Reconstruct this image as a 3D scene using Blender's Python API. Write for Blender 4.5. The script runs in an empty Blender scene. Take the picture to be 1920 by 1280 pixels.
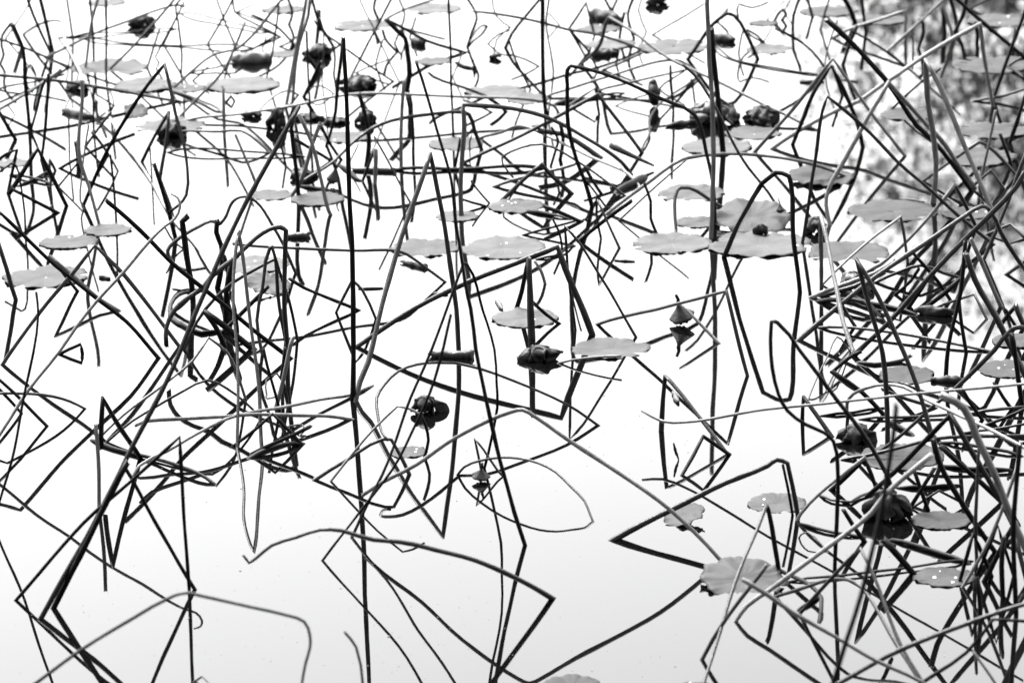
import bpy, math, random
from mathutils import Vector, Matrix, noise

# ------------------------------------------------------------------ camera, sky, sun, exposure
SC = bpy.context.scene
CAM_H = 2.8
PITCH = math.radians(17.0)
ROLL = math.radians(-1.5)
FPX = 7032.0                      # focal length in pixels of the 1920 wide photograph
EXPOSURE = 4.14

cF = Vector((0, math.cos(PITCH), -math.sin(PITCH)))
cR0 = Vector((1, 0, 0))
cU0 = Vector((0, math.sin(PITCH), math.cos(PITCH)))
cR = cR0 * math.cos(ROLL) + cU0 * math.sin(ROLL)
cU = cU0 * math.cos(ROLL) - cR0 * math.sin(ROLL)
cP = Vector((0, 0, CAM_H))

cam = bpy.data.cameras.new("camera")
cam.sensor_fit = 'HORIZONTAL'
cam.sensor_width = 36.0
cam.lens = 36.0 * FPX / 1920.0
cam.clip_start = 0.1
cam.clip_end = 2000.0
cam.dof.use_dof = True
cam.dof.focus_distance = 9.1
cam.dof.aperture_fstop = 5.8
cam_o = bpy.data.objects.new("camera", cam)
SC.collection.objects.link(cam_o)
cam_o.matrix_world = Matrix(((cR.x, cU.x, -cF.x, cP.x), (cR.y, cU.y, -cF.y, cP.y),
                             (cR.z, cU.z, -cF.z, cP.z), (0, 0, 0, 1)))
SC.camera = cam_o

SUN_EL, SUN_AZ = math.radians(58), math.radians(-25)      # azimuth from +Y towards +X
world = bpy.data.worlds.new("World")
SC.world = world
world.use_nodes = True
wn, wl = world.node_tree.nodes, world.node_tree.links
wn.clear()
sky = wn.new("ShaderNodeTexSky")
sky.sky_type = 'NISHITA'
sky.sun_disc = False
sky.sun_elevation = SUN_EL
sky.sun_rotation = SUN_AZ
sky.air_density = 1.0
sky.dust_density = 2.5
bw = wn.new("ShaderNodeRGBToBW")                           # monochrome photograph
bg = wn.new("ShaderNodeBackground")
bg.inputs["Strength"].default_value = 0.075
out = wn.new("ShaderNodeOutputWorld")
wl.new(sky.outputs[0], bw.inputs[0])
wl.new(bw.outputs[0], bg.inputs["Color"])
wl.new(bg.outputs[0], out.inputs[0])

sun = bpy.data.lights.new("sun", 'SUN')
sun.energy = 1.0
sun.angle = math.radians(18)
sun_o = bpy.data.objects.new("sun", sun)
SC.collection.objects.link(sun_o)
sdir = Vector((math.sin(SUN_AZ) * math.cos(SUN_EL), math.cos(SUN_AZ) * math.cos(SUN_EL), math.sin(SUN_EL)))
sun_o.rotation_euler = sdir.to_track_quat('Z', 'Y').to_euler()
sun_o.location = sdir * 50

SC.render.engine = 'CYCLES'
SC.view_settings.view_transform = 'Standard'
SC.view_settings.look = 'None'
SC.view_settings.gamma = 1.0
SC.view_settings.use_curve_mapping = False
SC.view_settings.exposure = EXPOSURE
SC.cycles.max_bounces = 6
SC.cycles.use_denoising = True

rnd = random.Random(7)
COL = SC.collection

# ------------------------------------------------------------------ photograph geometry -> place
def ray(u, v):
    return cF + cR * ((u - 960) / FPX) - cU * ((v - 640) / FPX)

def proj(p):
    d = p - cP
    z = d.dot(cF)
    return 960 + FPX * d.dot(cR) / z, 640 - FPX * d.dot(cU) / z

def water(u, v):
    d = ray(u, v)
    return cP + d * (-CAM_H / d.z)

def at_depth(u, v, y):
    d = ray(u, v)
    return cP + d * (y / d.y)

def from_reflection(u, v, r):
    """point seen at (u, v) whose mirror image in the water is seen at row r"""
    hi = water(u, v).y
    lo = 2.5
    for _ in range(40):
        m = (lo + hi) / 2
        p = at_depth(u, v, m)
        if proj(Vector((p.x, p.y, -p.z)))[1] > r:
            lo = m
        else:
            hi = m
    return (lo + hi) / 2

def px_size(p):
    return (p - cP).dot(cF) / FPX

# ------------------------------------------------------------------ helpers
def tag(o, label, cat, group=None, kind=None):
    if label: o["label"] = label
    if cat: o["category"] = cat
    if group: o["group"] = group
    if kind: o["kind"] = kind
    return o

def mesh_obj(name, verts, faces, mat, parent=None, smooth=True):
    me = bpy.data.meshes.new(name)
    me.from_pydata(verts, [], faces)
    me.update()
    if smooth:
        me.polygons.foreach_set("use_smooth", [True] * len(me.polygons))
    if mat: me.materials.append(mat)
    o = bpy.data.objects.new(name, me)
    COL.objects.link(o)
    if parent: o.parent = parent
    return o

def empty(name, loc):
    o = bpy.data.objects.new(name, None)
    o.location = loc
    o.empty_display_size = 0.05
    COL.objects.link(o)
    return o

# ------------------------------------------------------------------ materials
def base_mat(name, grey, rough, spec=0.5, var=0.35, scale=40.0, stretch=(1, 1, 1), bump=0.0, bscale=200.0, ior=1.45, trans=0.0):
    m = bpy.data.materials.new(name)
    m.use_nodes = True
    n, l = m.node_tree.nodes, m.node_tree.links
    b = n["Principled BSDF"]
    b.inputs["Roughness"].default_value = rough
    b.inputs["Specular IOR Level"].default_value = spec
    b.inputs["IOR"].default_value = ior
    tc = n.new("ShaderNodeTexCoord")
    mp = n.new("ShaderNodeMapping")
    mp.inputs["Scale"].default_value = stretch
    l.new(tc.outputs["Object"], mp.inputs[0])
    nz = n.new("ShaderNodeTexNoise")
    nz.inputs["Scale"].default_value = scale
    nz.inputs["Detail"].default_value = 5
    l.new(mp.outputs[0], nz.inputs["Vector"])
    oi = n.new("ShaderNodeObjectInfo")
    mr = n.new("ShaderNodeMapRange")
    mr.inputs["To Min"].default_value = 0.72
    mr.inputs["To Max"].default_value = 1.3
    l.new(oi.outputs["Random"], mr.inputs["Value"])
    cr = n.new("ShaderNodeMapRange")
    cr.inputs["From Min"].default_value = 0.3
    cr.inputs["From Max"].default_value = 0.7
    cr.inputs["To Min"].default_value = grey * (1 - var)
    cr.inputs["To Max"].default_value = grey * (1 + var)
    l.new(nz.outputs["Fac"], cr.inputs["Value"])
    mu = n.new("ShaderNodeMath"); mu.operation = 'MULTIPLY'
    l.new(cr.outputs[0], mu.inputs[0]); l.new(mr.outputs[0], mu.inputs[1])
    l.new(mu.outputs[0], b.inputs["Base Color"])
    if bump:
        n2 = n.new("ShaderNodeTexNoise")
        n2.inputs["Scale"].default_value = bscale
        l.new(mp.outputs[0], n2.inputs["Vector"])
        bp = n.new("ShaderNodeBump")
        bp.inputs["Strength"].default_value = bump
        bp.inputs["Distance"].default_value = 0.002
        l.new(n2.outputs["Fac"], bp.inputs["Height"])
        l.new(bp.outputs[0], b.inputs["Normal"])
    return m

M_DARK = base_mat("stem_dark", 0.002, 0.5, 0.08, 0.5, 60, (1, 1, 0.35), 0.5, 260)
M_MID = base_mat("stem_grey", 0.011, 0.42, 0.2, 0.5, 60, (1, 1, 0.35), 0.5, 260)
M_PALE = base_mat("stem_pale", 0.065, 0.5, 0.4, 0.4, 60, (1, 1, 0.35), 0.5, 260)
M_LEAF = base_mat("dead_leaf", 0.006, 0.55, 0.15, 0.6, 30, (1, 1, 1), 0.8, 90)
M_LEAFG = base_mat("dry_leaf_grey", 0.025, 0.55, 0.3, 0.6, 30, (1, 1, 1), 0.8, 90)
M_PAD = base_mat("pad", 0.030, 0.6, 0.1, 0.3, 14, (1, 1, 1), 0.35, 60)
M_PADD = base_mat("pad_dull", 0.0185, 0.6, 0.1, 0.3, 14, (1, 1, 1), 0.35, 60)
M_POD = base_mat("seed_pod", 0.01, 0.6, 0.25, 0.5, 60, (1, 1, 1), 0.8, 120)
M_SPECK = base_mat("floating_dust", 0.10, 0.8, 0.1, 0.4, 50)
M_BARK = base_mat("bark", 0.05, 0.85, 0.2, 0.5, 6, (1, 1, 0.3), 0.6, 25)
M_TREE = base_mat("tree_leaves", 0.035, 0.6, 0.3, 0.5, 1.2)
M_GROUND = base_mat("grass_ground", 0.05, 0.9, 0.1, 0.5, 1.5, (1, 1, 1), 0.5, 8)

def water_mat():
    m = bpy.data.materials.new("pond_water")
    m.use_nodes = True
    n, l = m.node_tree.nodes, m.node_tree.links
    b = n["Principled BSDF"]
    b.inputs["Base Color"].default_value = (0.0012, 0.0012, 0.0012, 1)
    b.inputs["Roughness"].default_value = 0.016
    b.inputs["IOR"].default_value = 1.333
    tc = n.new("ShaderNodeTexCoord")
    mp = n.new("ShaderNodeMapping")
    mp.inputs["Scale"].default_value = (1.0, 1.6, 1.0)
    l.new(tc.outputs["Object"], mp.inputs[0])
    nz = n.new("ShaderNodeTexNoise")
    nz.inputs["Scale"].default_value = 7.0
    nz.inputs["Detail"].default_value = 2
    l.new(mp.outputs[0], nz.inputs["Vector"])
    bp = n.new("ShaderNodeBump")
    bp.inputs["Strength"].default_value = 0.15
    bp.inputs["Distance"].default_value = 0.00012
    l.new(nz.outputs["Fac"], bp.inputs["Height"])
    l.new(bp.outputs[0], b.inputs["Normal"])
    return m
M_WATER = water_mat()

# ------------------------------------------------------------------ setting: ground, pond
def build_setting():
    n = 90
    V, F = [], []
    def hgt(x, y):
        r = math.sqrt((x / 34) ** 2 + ((y - 22) / 20.5) ** 2)
        t = min(1, max(0, (r - 0.96) / 0.12))
        t = t * t * (3 - 2 * t)
        return -0.9 + t * (1.5 + 0.25 * noise.noise((x * .07, y * .07, 0)))
    def warp(i):
        a = (i / n) * 2 - 1
        return math.copysign(abs(a) ** 2.2, a)
    for j in range(n + 1):
        for i in range(n + 1):
            x, y = 600 * warp(i), 22 + 600 * warp(j)
            V.append((x, y, hgt(x, y)))
    for j in range(n):
        for i in range(n):
            a = j * (n + 1) + i
            F.append((a, a + 1, a + n + 2, a + n + 1))
    g = mesh_obj("ground", V, F, M_GROUND)
    tag(g, "grassy banks around the pond", None, kind="structure")
    V = [(0, 22, 0)] + [(35.5 * math.cos(t * math.pi / 48), 22 + 21.5 * math.sin(t * math.pi / 48), 0) for t in range(96)]
    F = [(0, 1 + k, 1 + (k + 1) % 96) for k in range(96)]
    w = mesh_obj("pond_water", V, F, M_WATER, smooth=False)
    tag(w, "still pond water mirroring the white sky", None, kind="structure")
build_setting()

# ------------------------------------------------------------------ trees on the far bank (seen mirrored at the upper right)
def tube(pts, radii, sides=7, cap=True):
    V, F = [], []
    prev = None
    N = len(pts)
    for i, p in enumerate(pts):
        t = (pts[min(i + 1, N - 1)] - pts[max(i - 1, 0)])
        if t.length < 1e-9: t = Vector((0, 0, 1))
        t.normalize()
        if prev is None:
            a = Vector((1, 0, 0)) if abs(t.x) < 0.9 else Vector((0, 1, 0))
            nrm = (a - t * a.dot(t)).normalized()
        else:
            nrm = prev - t * prev.dot(t)
            if nrm.length < 1e-6: nrm = t.orthogonal()
            nrm.normalize()
        prev = nrm
        bn = t.cross(nrm)
        for k in range(sides):
            a = 2 * math.pi * k / sides
            V.append(p + (nrm * math.cos(a) + bn * math.sin(a)) * radii[i])
    for i in range(N - 1):
        for k in range(sides):
            k2 = (k + 1) % sides
            F.append((i * sides + k, i * sides + k2, (i + 1) * sides + k2, (i + 1) * sides + k))
    if cap:
        F.append(tuple(range(sides - 1, -1, -1)))
        F.append(tuple((N - 1) * sides + k for k in range(sides)))
    return V, F

def merge(parts):
    V, F = [], []
    for v, f in parts:
        o = len(V)
        V += list(v)
        F += [tuple(i + o for i in q) for q in f]
    return V, F

def tree(loc, height, rad, nleaf, seed, label, leaf=0.036):
    r = random.Random(seed)
    root = empty("bank_tree", loc)
    tag(root, label, "tree", "trees on the far bank")
    trunk_top = height * 0.5
    pts = [Vector((0.25 * math.sin(k * .8 + seed), 0.2 * math.cos(k + seed), -0.4 + (trunk_top + .4) * k / 6)) for k in range(7)]
    mesh_obj("trunk", *tube(pts, [0.24 - 0.02 * k for k in range(7)], 9), M_BARK, root)
    parts, tips = [], []
    for k in range(16):
        h = trunk_top * r.uniform(0.55, 1.0)
        a = r.uniform(0, 6.283)
        up = r.uniform(0.25, 1.0)
        L = r.uniform(0.6, 1.0)
        end = Vector((math.cos(a) * rad * L * (1.15 - up * .8), math.sin(a) * rad * L * (1.15 - up * .8),
                      h + (height - h) * (0.25 + 0.72 * up) * L))
        st = Vector((0, 0, h))
        mid = st.lerp(end, .5) + Vector((r.uniform(-.4, .4), r.uniform(-.4, .4), r.uniform(0, .6)))
        pp = [st, st.lerp(mid, .5), mid, mid.lerp(end, .5), end]
        parts.append(tube(pp, [.10, .08, .06, .04, .015], 6))
        tips += [end, mid.lerp(end, .5), mid]
        for q in range(3):
            e2 = mid.lerp(end, r.uniform(.2, .9)) + Vector((r.uniform(-1, 1), r.uniform(-1, 1), r.uniform(-.3, .9))) * rad * .28
            parts.append(tube([mid.lerp(end, .4), e2], [.03, .008], 5))
            tips.append(e2)
    mesh_obj("limbs", *merge(parts), M_BARK, root)
    V, F = [], []
    cz = height * .54
    while len(V) < nleaf * 4:
        e = Vector((r.uniform(-1, 1), r.uniform(-1, 1), r.uniform(-1, 1)))
        if e.length > 1 or (e.length > .8 and r.random() < .45): continue
        c = Vector((e.x * rad, e.y * rad, cz + e.z * (height - cz)))
        if noise.noise(c * .55 + Vector((seed, 0, 0))) < -0.30: continue
        s = r.uniform(.14, .42)
        for k in range(r.randint(40, 110)):
            p = c + Vector((r.gauss(0, s), r.gauss(0, s), r.gauss(0, s * .7)))
            n1 = Vector((r.gauss(0, 1), r.gauss(0, 1), r.gauss(0, 1))).normalized()
            n2 = n1.orthogonal().normalized()
            n3 = n1.cross(n2)
            q = leaf * r.uniform(.6, 1.5)
            o = len(V)
            V += [p - n2 * q, p + n3 * q * .45, p + n2 * q, p - n3 * q * .45]
            F.append((o, o + 1, o + 2, o + 3))
    mesh_obj("crown", V, F, M_TREE, root, smooth=False)
    return root

tree((9.3, 46, 0.55), 11.8, 5.8, 100000, 3, "tall leafy tree whose mirrored crown darkens the upper right water", 0.05)
tree((15.5, 47.5, 0.55), 14.5, 5.5, 60000, 5, "taller leafy tree at the far right, mirrored along the right edge", 0.05)

# unseen leaf wall added behind the viewer, shading the viewer's side of everything
def added_shade_wall():
    r = random.Random(77)
    V, F = [], []
    for k in range(15000):
        x = r.uniform(-22, 22)
        top = 11 + 2.5 * noise.noise((x * .25, 1, 0))
        z = 0.6 + (top - .6) * r.random() ** .8
        y = -7.5 + r.gauss(0, 1.3) + 0.12 * z
        p = Vector((x, y, z))
        n1 = Vector((r.gauss(0, 1), r.gauss(0, 1), r.gauss(0, 1))).normalized()
        n2 = n1.orthogonal().normalized(); n3 = n1.cross(n2)
        q = r.uniform(.15, .4)
        o = len(V)
        V += [p - n2 * q, p + n3 * q * .5, p + n2 * q, p - n3 * q * .5]
        F.append((o, o + 1, o + 2, o + 3))
    o = mesh_obj("added_shade_foliage", V, F, M_TREE, smooth=False)
    tag(o, "unseen foliage added behind the viewer to shade the stems", "woodland", kind="stuff")
added_shade_wall()

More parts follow.
